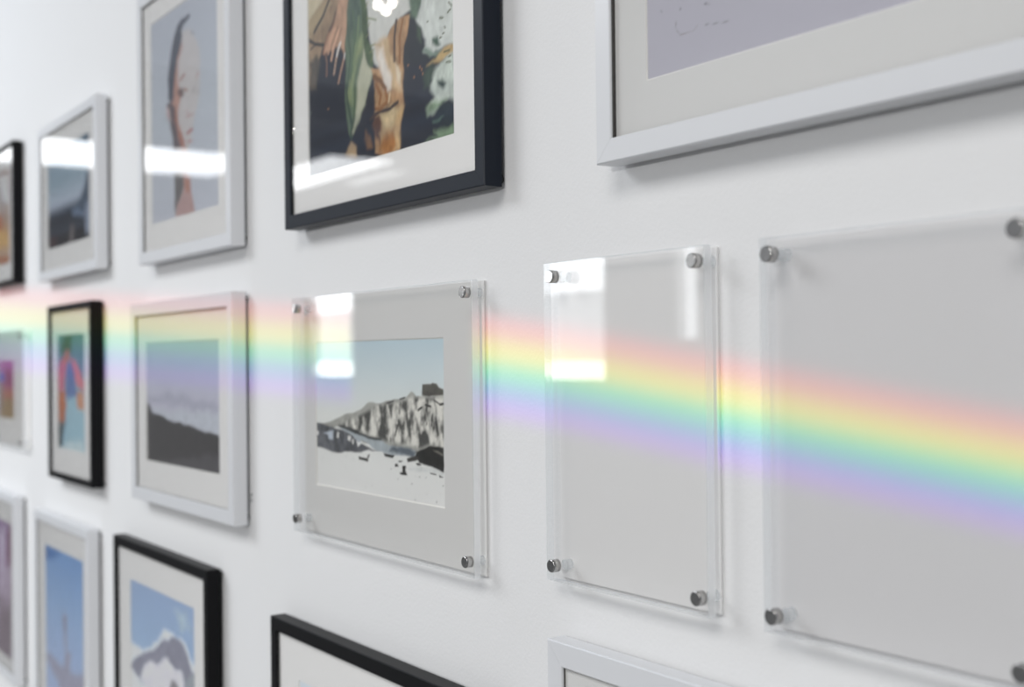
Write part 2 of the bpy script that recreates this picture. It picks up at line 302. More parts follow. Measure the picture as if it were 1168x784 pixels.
  ('line',[(0.7182,0.5125),(0.7176,0.5625)],2,(50,50,48),1.5),
  ('line',[(0.9185,0.4567),(0.9117,0.5212)],3,(50,50,48),1.5),
  ('line',[(0.9419,0.4979),(0.9529,0.5713)],4,(50,50,48),1.5),
  ('line',[(0.6721,0.5379),(0.6514,0.6067)],3,(50,50,48),1.5),
  ('line',[(0.9668,0.3959),(0.9903,0.3895)],3,(50,50,48),1.5),
  ('line',[(0.5982,0.5657),(0.591,0.6003)],2.5,(50,50,48),1.5),
  ('line',[(0.8817,0.5018),(0.8785,0.5182)],1.5,(50,50,48),1.5),
  ('line',[(0.9315,0.3708),(0.961,0.3908)],2,(50,50,48),1.5),
  ('poly',[(0.2166,0.5897),(0.3084,0.5979),(0.3898,0.6153),(0.4901,0.6362),(0.5486,0.6484),(0.5969,0.6702),(0.7163,0.6757),(0.7929,0.6793),(0.7988,0.7114),(0.7156,0.7257),(0.6366,0.7284),(0.5137,0.7183),(0.447,0.6725),(0.3893,0.6542),(0.3744,0.6756),(0.2929,0.623),(0.2242,0.6043)],(158,166,170),1.5,0.08),
  ('poly',[(0.6172,0.674),(0.7357,0.6739),(0.8055,0.678),(0.7797,0.7244),(0.6897,0.7173),(0.6101,0.7029)],(92,100,108),3,0.15),
  ('poly',[(0.1855,0.5736),(0.2859,0.5756),(0.3607,0.588),(0.3753,0.6046),(0.4476,0.6223),(0.5488,0.6312),(0.5486,0.6484),(0.4474,0.6398),(0.3603,0.6176),(0.2166,0.5897)],(62,64,64),1.5,0.25),
  ('poly',[(-0.0179,0.572),(0.0405,0.5681),(0.0896,0.5772),(0.1458,0.5856),(0.1773,0.6017),(0.2242,0.6043),(0.2854,0.6176),(0.3451,0.6545),(0.3593,0.703),(0.389,0.6778),(0.5172,0.7179),(0.4465,0.7134),(0.3883,0.7368),(0.2686,0.7429),(0.2145,0.7544),(0.1436,0.7555),(0.0711,0.7441),(-0.0116,0.7364)],(88,90,94),1.5,0.35),
  ('poly',[(-0.0018,0.6214),(0.0191,0.6261),(0.0146,0.6516),(-0.0022,0.6529)],(210,210,210),1,0.05),
  ('poly',[(0.0644,0.6319),(0.1534,0.6096),(0.1487,0.6714),(0.1127,0.6684),(0.105,0.6381)],(178,186,196),2,0.1),
  ('poly',[(0.1849,0.6225),(0.2006,0.6243),(0.1962,0.6612),(0.1805,0.6565)],(205,205,202),1,0.05),
  ('poly',[(0.2776,0.6333),(0.3041,0.6371),(0.2961,0.6737),(0.2735,0.6607)],(205,205,202),1,0.05),
  ('poly',[(0.3114,0.6514),(0.3301,0.6558),(0.3222,0.6922),(0.3111,0.6813)],(205,205,202),1,0.05),
  ('line',[(0.1654,0.6087),(0.1643,0.6946)],2,(52,54,56),1),
  ('line',[(0.2085,0.6115),(0.208,0.6542)],2,(52,54,56),1),
  ('line',[(0.2319,0.6097),(0.2468,0.6509)],2,(52,54,56),1),
  ('line',[(0.3154,0.6332),(0.3372,0.6849)],2,(52,54,56),1),
  ('poly',[(0.8053,0.6889),(0.8553,0.6623),(0.9043,0.6416),(0.9902,0.6441),(0.9884,0.7914),(0.9267,0.7779),(0.8786,0.7622),(0.8295,0.7516),(0.7924,0.7176)],(34,33,30),1.5,0.3),
  ('poly',[(0.916,0.6671),(0.9517,0.6689),(0.9868,0.6865),(0.9808,0.6976),(0.9397,0.6807)],(110,108,100),1,0.3),
  ('poly',[(0.7349,0.7402),(0.7925,0.7121),(0.8299,0.7245),(0.7984,0.7442),(0.741,0.7616)],(60,58,54),1.2,0.3),
  ('poly',[(0.7982,0.7579),(0.8233,0.7523),(0.8417,0.7665),(0.8106,0.7701)],(40,38,36),1,0.2),
  ('poly',[(0.7406,0.7948),(0.8293,0.7733),(0.9147,0.7793),(0.9884,0.7941),(0.9883,0.8072),(0.9023,0.8049),(0.8227,0.8067)],(196,198,196),2,0.1),
  ('poly',[(0.7051,0.7879),(0.7311,0.7849),(0.7275,0.813),(0.74,0.8418),(0.6947,0.8448),(0.6817,0.8325),(0.7047,0.8269)],(36,34,32),0.8,0.15),
  ('poly',[(0.6493,0.7833),(0.6659,0.7757),(0.6789,0.7938),(0.6491,0.8001)],(36,34,32),0.8,0.15),
  ('poly',[(0.8963,0.8056),(0.9382,0.8083),(0.9441,0.8156),(0.9022,0.8129)],(36,34,32),0.8,0.15),
  ('poly',[(0.956,0.8087),(0.9881,0.823),(0.9617,0.8239)],(36,34,32),0.8,0.15),
  ('poly',[(0.676,0.7578),(0.7088,0.757),(0.6956,0.7668),(0.6759,0.7662)],(36,34,32),0.8,0.15),
  ('poly',[(0.5621,0.7248),(0.65,0.727),(0.6364,0.7453),(0.5756,0.7434)],(36,34,32),0.8,0.15),
  ('poly',[(0.3696,0.7623),(0.3879,0.7692),(0.4458,0.7717),(0.4419,0.7926),(0.3657,0.7834)],(48,46,44),0.8,0.15),
  ('poly',[(0.4461,0.7426),(0.4568,0.7444),(0.4458,0.7717),(0.4351,0.7671)],(60,58,56),0.8,0.1),
  ('line',[(0.6188,0.8178),(0.6188,0.8178)],1.4,(52,50,48),1),
  ('line',[(0.7714,0.8898),(0.7714,0.8898)],1.4,(52,50,48),1),
  ('line',[(0.8685,0.8387),(0.8685,0.8387)],1.4,(52,50,48),1),
  ('line',[(0.9436,0.8554),(0.9436,0.8554)],1.4,(52,50,48),1),
  ('line',[(0.9846,0.8735),(0.9846,0.8735)],1.4,(52,50,48),1),
  ('line',[(0.9693,0.9257),(0.9693,0.9257)],1.4,(52,50,48),1),
  ('line',[(0.8734,0.9375),(0.8734,0.9375)],1.4,(52,50,48),1),
  ('line',[(0.7923,0.9852),(0.7923,0.9852)],1.4,(52,50,48),1),
  ('line',[(0.9392,0.9754),(0.9392,0.9754)],1.4,(52,50,48),1),
  ('line',[(0.8004,0.8395),(0.8004,0.8395)],1.4,(52,50,48),1),
  ('line',[(0.8253,0.8417),(0.8253,0.8417)],1.4,(52,50,48),1),
  ('line',[(0.668,0.8762),(0.668,0.8762)],1.4,(52,50,48),1),
  ('line',[(0.7358,0.9251),(0.7358,0.9251)],1.4,(52,50,48),1),
  ('line',[(0.3417,0.9268),(0.3417,0.9268)],1.1,(88,88,88),1),
  ('line',[(0.2558,0.8497),(0.2558,0.8497)],1.1,(88,88,88),1),
  ('line',[(0.1395,0.7682),(0.1395,0.7682)],1.1,(88,88,88),1),
  ('line',[(0.0497,0.8149),(0.0497,0.8149)],1.1,(88,88,88),1),
  ('line',[(0.1826,0.8035),(0.1826,0.8035)],1.1,(88,88,88),1),
  ('line',[(0.2605,0.7799),(0.2605,0.7799)],1.1,(88,88,88),1),
  ('line',[(0.321,0.7883),(0.321,0.7883)],1.1,(88,88,88),1),
  ('line',[(0.3716,0.898),(0.3716,0.898)],1.1,(88,88,88),1),
  ('line',[(0.4366,0.9333),(0.4366,0.9333)],1.1,(88,88,88),1),
  ('line',[(0.4182,0.9592),(0.4182,0.9592)],1.1,(88,88,88),1),
  ('line',[(0.4722,0.9429),(0.4722,0.9429)],1.1,(88,88,88),1),
],
'N':[
  ('bg',[(0,(140,160,190)),(0.25,(146,170,198)),(0.5,(160,190,212)),(1,(205,208,220))]),
  ('poly',[(0.7248,0.0498),(0.8878,0.0368),(0.9386,0.0889),(0.8326,0.0894),(0.7515,0.0765)],(166,184,196),14,0.1),
  ('poly',[(-0.0475,0.2452),(0.0692,0.2443),(0.1506,0.2405),(0.214,0.2533),(0.3087,0.2297),(0.4015,0.1962),(0.492,0.167),(0.5515,0.1387),(0.638,0.1276),(0.7219,0.1334),(0.8042,0.1292),(0.8838,0.1546),(0.9612,0.1891),(1.0244,0.2183),(1.0216,0.3018),(-0.0559,0.4745)],(208,214,226),6,0.06),
  ('poly',[(-0.0174,0.3438),(0.0168,0.3206),(0.1166,0.2884),(0.2612,0.2539),(0.37,0.2301),(0.4765,0.1897),(0.5358,0.1715),(0.6226,0.1599),(0.7079,0.1369),(0.7632,0.133),(0.8305,0.152),(0.896,0.1822),(0.9601,0.2215),(1.0114,0.2267),(1.0216,0.3018),(0.8242,0.3334),(0.8397,0.272),(0.8002,0.2451),(0.7179,0.2472),(0.6341,0.2393),(0.5481,0.2346),(0.4585,0.2783),(0.3375,0.2854),(0.2438,0.3024),(0.1792,0.3368),(0.1622,0.3644),(0.2413,0.3702),(0.1297,0.3729),(0.0322,0.3549)],(128,128,142),4,0.12),
  ('poly',[(0.1792,0.3368),(0.2279,0.3047),(0.3532,0.2726),(0.4586,0.2748),(0.5483,0.2312),(0.6062,0.223),(0.6339,0.2427),(0.718,0.2439),(0.8,0.2517),(0.8395,0.2786),(0.8511,0.3291),(0.2393,0.4272),(0.2413,0.3702),(0.1622,0.3644)],(208,206,216),5,0.07),
  ('poly',[(0.6297,0.3646),(0.6384,0.3161),(0.6744,0.2955),(0.7302,0.292),(0.7709,0.3056),(0.7833,0.34)],(124,120,122),4,0.1),
  ('poly',[(0.8536,0.2568),(1.0114,0.2267),(1.0216,0.3018),(0.8377,0.3313)],(140,146,152),8,0.1),
  ('poly',[(-0.8644,0.5421),(1.1971,0.3711),(1.1902,0.5756),(-0.8819,0.9985)],(150,150,160),12,0.2),
],
'M':[
  ('bg',[(0,(112,146,190)),(0.3,(140,166,200)),(0.6,(158,176,208)),(1,(166,178,208))]),
  ('poly',[(-0.0595,-0.0016),(0.4299,0.0097),(0.2165,0.0444),(-0.0632,0.0911)],(74,112,164),10,0.05),
  ('poly',[(0.4965,0.2857),(0.5713,0.3202),(0.5691,0.3783),(0.5754,0.4739),(0.6646,0.4902),(0.6609,0.5862),(0.9973,0.5351),(1.0338,0.787),(0.4471,0.8918),(0.3517,0.6726),(0.0293,0.6009),(-0.026,0.5782),(0.196,0.5619),(0.4079,0.5708),(0.5117,0.5507),(0.5041,0.4839),(0.4921,0.3981),(0.4578,0.3538)],(150,150,168),9,0.08),
  ('poly',[(0.4797,0.3218),(0.5612,0.3214),(0.5585,0.3894),(0.4869,0.3987)],(132,132,150),6,0.08),
],
'L':[
  ('bg',[(0,(150,128,160)),(0.3,(160,132,160)),(0.6,(150,135,148)),(1,(138,122,134))]),
  ('poly',[(0.3998,0.0514),(0.6814,0.032),(0.6158,0.4278),(0.3736,0.5822)],(196,184,204),12,0.1),
  ('poly',[(0.7726,0.0386),(0.9985,0.0101),(0.9815,0.3624),(0.7147,0.2891)],(128,86,112),14,0.1),
  ('poly',[(0.5256,0.3705),(0.94,0.3022),(0.7904,0.6053),(0.4687,0.5727)],(178,162,180),14,0.1),
  ('poly',[(0.3671,0.715),(0.9707,0.5868),(0.949,1.036),(0.3507,1.0473)],(128,112,122),16,0.1),
],
'G':[
  ('bg',[(0,(96,132,126)),(0.3,(104,134,150)),(0.6,(140,170,186)),(1,(140,172,188))]),
  ('poly',[(0.264,-0.0035),(0.517,0.0012),(0.524,0.1674),(0.3554,0.137),(0.0624,0.1789),(0.1643,0.076)],(64,98,70),8,0.1),
  ('poly',[(0.3559,0.1224),(0.4491,0.1669),(0.3838,0.2393),(0.2854,0.3271),(0.248,0.489),(-0.0143,0.4928),(-0.0212,0.2982),(0.1267,0.2238)],(188,110,130),7,0.1),
  ('poly',[(0.3559,0.1224),(0.4496,0.1524),(0.3202,0.2391),(0.1585,0.2535)],(176,112,82),6,0.1),
  ('poly',[(0.4482,0.1959),(0.6333,0.2184),(0.8115,0.3111),(0.9855,0.3945),(0.9708,0.4926),(0.7471,0.4534),(0.6289,0.3545)],(196,122,132),6,0.1),
  ('poly',[(0.3497,0.3123),(0.4466,0.2467),(0.57,0.2757),(0.6585,0.383),(0.6848,0.5112),(0.499,0.5576),(0.2792,0.5179)],(96,116,160),6,0.08),
  ('poly',[(0.296,0.5909),(0.4992,0.5504),(0.6844,0.5255),(0.978,0.6322),(0.9661,1.01),(0.1667,1.0),(0.335,0.7654)],(152,182,194),7,0.08),
  ('poly',[(-0.0143,0.4928),(0.2802,0.4885),(0.2941,0.6495),(0.2384,0.7833),(0.0097,0.7762)],(172,108,78),7,0.12),
  ('poly',[(0.6853,0.497),(0.9704,0.5066),(0.9655,0.6605),(0.8007,0.6509),(0.7124,0.5962)],(190,140,112),6,0.1),
  ('poly',[(-0.037,0.7778),(0.2711,0.7675),(0.1703,0.8891),(0.134,1.0016),(-0.0444,1.0028)],(66,82,86),7,0.08),
  ('poly',[(0.2008,0.9467),(0.8219,0.9187),(0.9368,1.0116),(0.2315,0.9968)],(190,204,206),10,0.15),
],
'H':[
  ('bg',[(0,(178,186,192)),(0.3,(180,184,194)),(0.5,(184,182,196)),(0.62,(184,186,194)),(1,(150,152,158))]),
  ('poly',[(-0.0191,0.4645),(0.3758,0.4015),(0.7293,0.4532),(0.9902,0.473),(0.9891,0.5474),(0.6496,0.5345),(0.3164,0.5018),(-0.0198,0.5075)],(168,168,182),8,0.05),
  ('poly',[(0.0742,0.5631),(0.6493,0.5501),(0.9891,0.5474),(0.9868,0.711),(0.7262,0.6699),(0.4572,0.6486),(0.1047,0.5953)],(184,188,196),8,0.08),
  ('poly',[(-0.0199,0.5161),(0.0278,0.5141),(0.0892,0.5962),(0.2263,0.6054),(0.4005,0.6604),(0.4851,0.6468),(0.726,0.6854),(0.9916,0.7106),(0.9875,1.0006),(-0.0273,1.0017)],(72,70,70),2.5,0.06),
  ('poly',[(0.0045,1.0119),(0.6441,0.9104),(0.9897,0.8444),(0.9874,1.008)],(86,84,86),6,0.04),
],
'C':[
  ('bg',[(0,(188,192,202)),(0.5,(192,198,206)),(1,(196,199,208))]),
  ('poly',[(0.5056,0.1241),(0.6551,0.162),(0.7462,0.2537),(0.7535,0.3674),(0.7512,0.4529),(0.7078,0.5318),(0.6646,0.5877),(0.6646,0.5879),(0.6424,0.6314),(0.5772,0.6828),(0.5512,0.8487),(0.6135,0.9162),(0.6741,1.0092),(0.3704,0.9945),(0.374,0.8632),(0.4224,0.7376),(0.3585,0.6044),(0.3401,0.4455),(0.3429,0.3413),(0.4143,0.2157)],(200,196,196),6,0.03),
  ('poly',[(0.4484,0.1948),(0.5036,0.1989),(0.4351,0.2749),(0.4332,0.3435),(0.4642,0.4313),(0.4052,0.5487),(0.4604,0.5708),(0.5023,0.6453),(0.3799,0.649),(0.3163,0.4766),(0.3198,0.3512),(0.3679,0.2623)],(189,152,141),6,0.05),
  ('poly',[(0.3394,0.4692),(0.4069,0.4869),(0.4379,0.5813),(0.5132,0.6468),(0.5338,0.6905),(0.4018,0.6728),(0.3477,0.582)],(175,130,118),5,0.08),
  ('poly',[(0.5938,0.0716),(0.6145,0.0963),(0.539,0.1004),(0.4947,0.1218),(0.5003,0.1572),(0.4361,0.2406),(0.3891,0.3148),(0.3645,0.3869),(0.3514,0.4473),(0.2718,0.4132),(0.2695,0.3284),(0.2995,0.2495),(0.3594,0.1563),(0.4177,0.092),(0.5071,0.0697)],(97,100,110),4,0.06),
  ('poly',[(0.2478,0.4375),(0.3176,0.4278),(0.3844,0.4873),(0.3828,0.5453),(0.4046,0.5695),(0.4574,0.6802),(0.3564,0.6806),(0.3248,0.5856),(0.2917,0.5317),(0.2417,0.4889)],(115,107,111),5,0.08),
  ('poly',[(0.2427,0.4508),(0.2935,0.4659),(0.3147,0.5351),(0.3147,0.5352),(0.2806,0.516),(0.2349,0.4808)],(197,178,178),3,0.05),
  ('line',[(0.4662,0.3562),(0.5325,0.3407)],5,(164,115,108),4),
  ('line',[(0.7014,0.3845),(0.7432,0.3688)],3,(182,137,133),3),
  ('poly',[(0.4091,0.4083),(0.4652,0.3938),(0.5198,0.4065),(0.508,0.4386),(0.4528,0.4432)],(127,111,110),4,0.1),
  ('line',[(0.5306,0.4084),(0.567,0.4248)],4,(167,122,104),3),
  ('line',[(0.6432,0.4445),(0.6731,0.4295)],3,(129,118,120),3),
  ('line',[(0.7201,0.4608),(0.7309,0.4428)],2.5,(129,118,120),3),
  ('line',[(0.5645,0.5158),(0.57,0.5505)],4,(190,155,154),4),
  ('line',[(0.5594,0.5449),(0.6447,0.5447)],3,(182,146,145),3),
  ('line',[(0.5616,0.6231),(0.6428,0.6147)],5,(171,111,110),4),
  ('line',[(0.567,0.6611),(0.6309,0.6666)],4,(189,152,152),4),
  ('line',[(0.6233,0.1621),(0.6757,0.1763)],4,(164,164,174),4),
  ('poly',[(0.365,0.7789),(0.5092,0.7962),(0.5073,0.8641),(0.4508,0.9196),(0.371,0.9738)],(119,116,116),5,0.05),
  ('poly',[(0.4983,0.7949),(0.6053,0.8279),(0.6241,0.9173),(0.6741,1.0092),(0.3703,0.998),(0.417,0.9368),(0.4959,0.8833)],(187,159,156),5,0.05),
  ('poly',[(0.5084,0.8234),(0.5943,0.8401),(0.6033,0.9017),(0.5174,0.8925)],(182,139,126),5,0.05),
],
'B':[
  ('bg',[(0,(150,170,186)),(0.35,(160,178,190)),(0.55,(190,200,214)),(0.66,(70,78,92)),(0.72,(44,48,58)),(0.86,(60,66,78)),(0.9,(38,36,42)),(1,(36,34,40))]),
  ('poly',[(0.9998,0.2543),(0.8378,0.5296),(0.7139,0.6641),(0.5884,0.6959),(0.8733,0.7774),(0.9903,0.7962)],(92,104,120),8,0.08),
  ('poly',[(0.5888,0.6782),(0.7142,0.6466),(0.8739,0.743),(0.8336,0.771),(0.5878,0.7313)],(110,126,148),6,0.08),
  ('poly',[(0.8748,0.6915),(0.993,0.6438),(0.988,0.9318),(0.8906,0.9176)],(150,160,178),8,0.08),
  ('poly',[(1.0039,0.0175),(1.0024,0.102),(0.7459,0.0143)],(70,92,114),6,0.05),
  ('poly',[(0.5439,0.8135),(0.6489,0.8294),(0.624,1.0556),(0.5185,1.0422)],(110,104,104),6,0.1),
  ('poly',[(0.0496,0.8701),(0.2118,0.8925),(0.2101,0.9846),(0.0479,0.9638)],(70,46,50),8,0.1),
],
'A':[
  ('bg',[(0,(206,196,192)),(0.3,(186,178,176)),(0.5,(170,150,138)),(0.7,(190,150,110)),(1,(176,160,146))]),
  ('line',[(0.0178,0.02),(0.8898,0.0261),(0.9307,0.1611),(0.8763,0.3688)],6,(130,100,88),5),
  ('poly',[(0.4906,0.0677),(0.7479,0.0689),(0.8357,0.2174),(0.8584,0.3508),(0.6896,0.3524),(0.5032,0.2359)],(226,236,244),6,0.03),
  ('line',[(0.4623,0.0481),(0.4853,0.2009),(0.6423,0.3483)],5,(96,98,108),5),
  ('poly',[(-0.2027,0.4127),(0.4932,0.4856),(0.5353,0.6389),(-0.211,0.6195)],(176,110,80),8,0.12),
  ('poly',[(-0.2103,0.6022),(0.773,0.6232),(0.9511,0.8157),(-0.218,0.7919)],(206,168,112),8,0.12),
  ('line',[(0.9167,0.5194),(0.9562,0.6856),(0.946,0.9459)],5,(160,128,116),4),
  ('poly',[(-0.2215,0.8781),(0.9467,0.9296),(0.9447,0.9784),(-0.2257,0.9816)],(170,110,80),6,0.1),
],
'F':[
  ('bg',[(0,(186,120,168)),(0.2,(178,108,160)),(0.45,(170,100,130)),(0.6,(168,112,96)),(1,(150,128,96))]),
  ('poly',[(-1.3493,0.1852),(0.2303,0.1972),(0.4597,0.2833),(0.4251,0.3535),(-1.356,0.4312)],(92,100,190),8,0.08),
  ('poly',[(0.496,0.1438),(0.867,0.1773),(0.86,0.451),(0.5534,0.4388),(0.4265,0.3011)],(150,76,112),8,0.08),
  ('poly',[(-1.356,0.4312),(0.292,0.3902),(0.2124,0.8849),(-1.3709,0.9803)],(140,120,120),8,0.08),
  ('poly',[(0.2883,0.5308),(0.8713,0.5021),(0.8988,0.6552),(0.351,0.6697)],(176,116,100),6,0.08),
  ('poly',[(0.2179,0.6732),(0.8988,0.6552),(0.8896,1.0139),(0.2087,1.0261)],(156,132,96),6,0.15),
],
'E':[
  ('bg',[(0,(178,176,184)),(1,(174,172,182))]),
  ('line',[(0.0341,0.8578),(0.0381,0.863)],0.7,(132,130,136),1),
  ('line',[(0.131,0.9193),(0.182,0.9287)],0.7,(132,130,136),1),
  ('line',[(0.1371,0.878),(0.1408,0.881)],0.7,(132,130,136),1),
  ('line',[(0.0766,0.8676),(0.0791,0.8716)],1.2,(96,92,100),1),
  ('line',[(0.1307,0.8748),(0.1355,0.8781)],1.2,(96,92,100),1),
  ('line',[(0.0668,0.8935),(0.0683,0.9101),(0.075,0.922)],0.7,(140,134,140),1),
  ('line',[(0.0758,0.9238),(0.1053,0.9251),(0.1154,0.9156)],0.6,(150,142,148),1),
],
'O':[
  ('bg',[(0,(206,214,220)),(1,(170,180,190))]),
  ('poly',[(0,0.5),(0.3,0.4),(0.6,0.55),(1,0.45),(1,1),(0,1)],(120,126,132),10,0.1),
],
'P':[
  ('bg',[(0,(200,200,196)),(1,(170,170,168))]),
],
}
# ------------------------------------------------------------------ light levels
LW_HI, LW_MID, LW_C = 9.0, 3.2, 5.0
LS = (3.2, 5.0, 1.6)
K1 = ((-4.6, -3.2, 2.44 + EYE), 3.2, 2.2, 9.8)
K2 = ((-4.4, -1.2, 2.44 + EYE), 1.4, .8, 2.3)
K3 = ((.6, -2.8, 2.44 + EYE), 2.6, 1.8, 6.1)
WORLD = .22
EXPOSURE = 0.0
PRISM_BASE = .14
PRISM = [(.15, (.36, .11, .10)), (.38, (.38, .35, .02)), (.55, (.01, .33, .15)), (.71, (.02, .13, .28)), (.86, (.16, .07, .32))]
PRISM_AMP = (.85, 1.6)
GAP = (1.49, 1.175)
INK_GAIN = {'D': 1.1, 'E': 1.15, 'I': 1.28, 'B': 1.05, 'C': 1.1, 'N': 1.5, 'M': 1.5, 'L': 1.4, 'G': 1.4}
def print_sheet(key, ox, oz, parent, step, gain):
    """the photographic print: a dense paper sheet whose ink is stored point by point"""
    s0, s1, z0, z1, t = PRINT_RECTS[key]
    nx, ny = max(24, int((s1 - s0) / step[0])), max(24, int((z1 - z0) / step[1]))
    col = paint(key, nx, ny, gain)
    U, V = np.meshgrid(np.linspace(0, 1, nx), np.linspace(0, 1, ny))
    co = np.stack([s0 + (s1 - s0) * U - ox, np.full_like(U, -t), z1 - (z1 - z0) * V - oz], -1).reshape(-1, 3)
    idx = np.arange(nx * ny).reshape(ny, nx)
    f = np.stack([idx[1:, :-1], idx[1:, 1:], idx[:-1, 1:], idx[:-1, :-1]], -1).reshape(-1, 4)
    me = bpy.data.meshes.new('photo_print')
    me.vertices.add(len(co)); me.vertices.foreach_set('co', co.ravel())
    me.loops.add(f.size); me.loops.foreach_set('vertex_index', f.ravel())
    me.polygons.add(len(f)); me.polygons.foreach_set('loop_start', np.arange(0, f.size, 4)); me.polygons.foreach_set('loop_total', np.full(len(f), 4))
    me.update(); me.validate()
    a = me.color_attributes.new('ink', 'FLOAT_COLOR', 'POINT')
    a.data.foreach_set('color', np.concatenate([col.reshape(-1, 3), np.ones((nx * ny, 1))], 1).astype(np.float32).ravel())
    me.materials.append(M['print'])
    o = bpy.data.objects.new('photo_print', me); C.objects.link(o); o.parent = parent
    sol = o.modifiers.new('paper', 'SOLIDIFY'); sol.thickness = .0003; sol.offset = -1
    return o
def ring(bm, outer, inner, y, mi=0):
    """flat mitred ring of four quads at depth y; outer/inner = (x0,x1,z0,z1)"""
    def c(r): return [(r[0], y, r[2]), (r[1], y, r[2]), (r[1], y, r[3]), (r[0], y, r[3])]
    o = [bm.verts.new(v) for v in c(outer)]; i = [bm.verts.new(v) for v in c(inner)]
    for k in range(4):
        f = bm.faces.new([o[k], o[(k + 1) % 4], i[(k + 1) % 4], i[k]]); f.material_index = mi
    return o, i
def loft(bm, a, b, mi=0):
    for k in range(4):
        f = bm.faces.new([a[k], a[(k + 1) % 4], b[(k + 1) % 4], b[k]]); f.material_index = mi
def mat_board(win, rect, t, mats, parent, th=.0015, bev=.0013):
    bm = bmesh.new()
    wi = (win[0], win[1], win[2], win[3]); wo = (win[0] - bev, win[1] + bev, win[2] - bev, win[3] + bev)
    o1, i1 = ring(bm, rect, wo, -t); o2, i2 = ring(bm, rect, wi, -t + th)
    loft(bm, o1, o2); loft(bm, i1, i2, 1)
    return obj('mat_board', bm, mats, parent)
def rail_mesh(w, h, rail, t, glass_t, bev=.0012):
    """four mitred rails, each swept from one profile, with a hairline seam at the corners"""
    bm = bmesh.new()
    prof = [(0, .0008), (0, t - bev), (bev, t), (rail - bev * .8, t), (rail, t - bev * .8), (rail, glass_t), (rail, .0045), (rail - .006, .0045), (rail - .006, .0008)]
    n = len(prof); cx = [(-w/2, 0, 1, 1), (w/2, 0, -1, 1), (w/2, h, -1, -1), (-w/2, h, 1, -1)]
    seam = .00012
    for k in range(4):
        a, b = cx[k], cx[(k + 1) % 4]
        d = ((b[0] - a[0]), (b[1] - a[1])); L = math.hypot(*d); d = (d[0] / L * seam, d[1] / L * seam)
        va = [bm.verts.new((a[0] + a[2] * p + d[0], -q, a[1] + a[3] * p + d[1])) for p, q in prof]
        vb = [bm.verts.new((b[0] + b[2] * p - d[0], -q, b[1] + b[3] * p - d[1])) for p, q in prof]
        for j in range(n):
            f = bm.faces.new([va[j], va[(j + 1) % n], vb[(j + 1) % n], vb[j]])
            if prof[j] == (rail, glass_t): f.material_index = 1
        bm.faces.new(va); bm.faces.new(vb[::-1])
    return bm
def disc(bm, x, z, y0, y1, rad, bev, seg=28, mi=0):
    """round bar along y with a chamfered front rim (y1 is the front)"""
    rings = [(rad, y0), (rad, y1 + bev), (rad - bev, y1)]
    vs = [[bm.verts.new((x + r * math.cos(2 * math.pi * k / seg), y, z + r * math.sin(2 * math.pi * k / seg))) for k in range(seg)] for r, y in rings]
    for a, b in zip(vs[:-1], vs[1:]):
        for k in range(seg):
            f = bm.faces.new([a[k], a[(k + 1) % seg], b[(k + 1) % seg], b[k]]); f.material_index = mi; f.smooth = True
    bm.faces.new(vs[0][::-1]).material_index = mi; bm.faces.new(vs[-1]).material_index = mi
GAP_OFF = .0055
def picture_frame(key, label, s0, s1, z0, z1, rail, colour, t=.024, step=(.003, .003), mat='mat', gain=1.3, roll=0):
    # the frames hang GAP off the wall on felt bumpers
    k = 1 - GAP_OFF / (.75 - t)
    s0, s1, z0, z1 = s0 * k, s1 * k, z0 * k, z1 * k
    q = PRINT_RECTS[key]; PRINT_RECTS[key] = tuple(v * k for v in q[:4]) + (q[4],)
    cx = (s0 + s1) / 2; w, h = s1 - s0, z1 - z0
    r = thing('picture_frame', label, 'picture frame', (cx, -GAP_OFF, z0 + EYE), 'framed pictures on the gallery wall')
    r.rotation_euler = (0, roll, 0)
    gt = t - .0025
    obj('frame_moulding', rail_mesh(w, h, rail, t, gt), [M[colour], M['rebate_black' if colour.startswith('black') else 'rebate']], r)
    x0, x1, a, b = -w/2 + rail - .004, w/2 - rail + .004, rail - .004, h - rail + .004
    x0, x1, a, b = -w/2 + rail + .0002, w/2 - rail - .0002, rail + .0002, h - rail - .0002
    bm = bmesh.new(); box(bm, x0, x1, -gt, -gt + .002, a, b); obj('glass_pane', bm, M['glass'], r)
    p = PRINT_RECTS[key]
    win = (p[0] + .001 - cx, p[1] - .001 - cx, p[2] + .001 - z0, p[3] - .001 - z0)
    mat_board(win, (x0, x1, a, b), .018, [M[mat], M['mat_core']], r)
    print_sheet(key, cx, z0, r, step, INK_GAIN.get(key, gain))
    bm = bmesh.new(); box(bm, x0, x1, -.0155, -.006, a, b); obj('backing_board', bm, M['backing'], r)
    for bx in (-w/2 + rail * .5, w/2 - rail * .5):
        for bz in (rail * .5, h - rail * .5):
            bm = bmesh.new(); disc(bm, bx, bz, GAP_OFF, -.0012, .0045, .0008, 14); obj('bumper', bm, M['felt'], r)
    # hanging wire loop plate behind the top rail
    bm = bmesh.new(); box(bm, -.02, .02, -.0058, GAP_OFF - .0002, h - rail - .03, h - rail - .012, .0008); obj('hanger', bm, M['steel'], r)
    return r
STAND = (.0105, .0195)          # where the two clear sheets sit in front of the wall
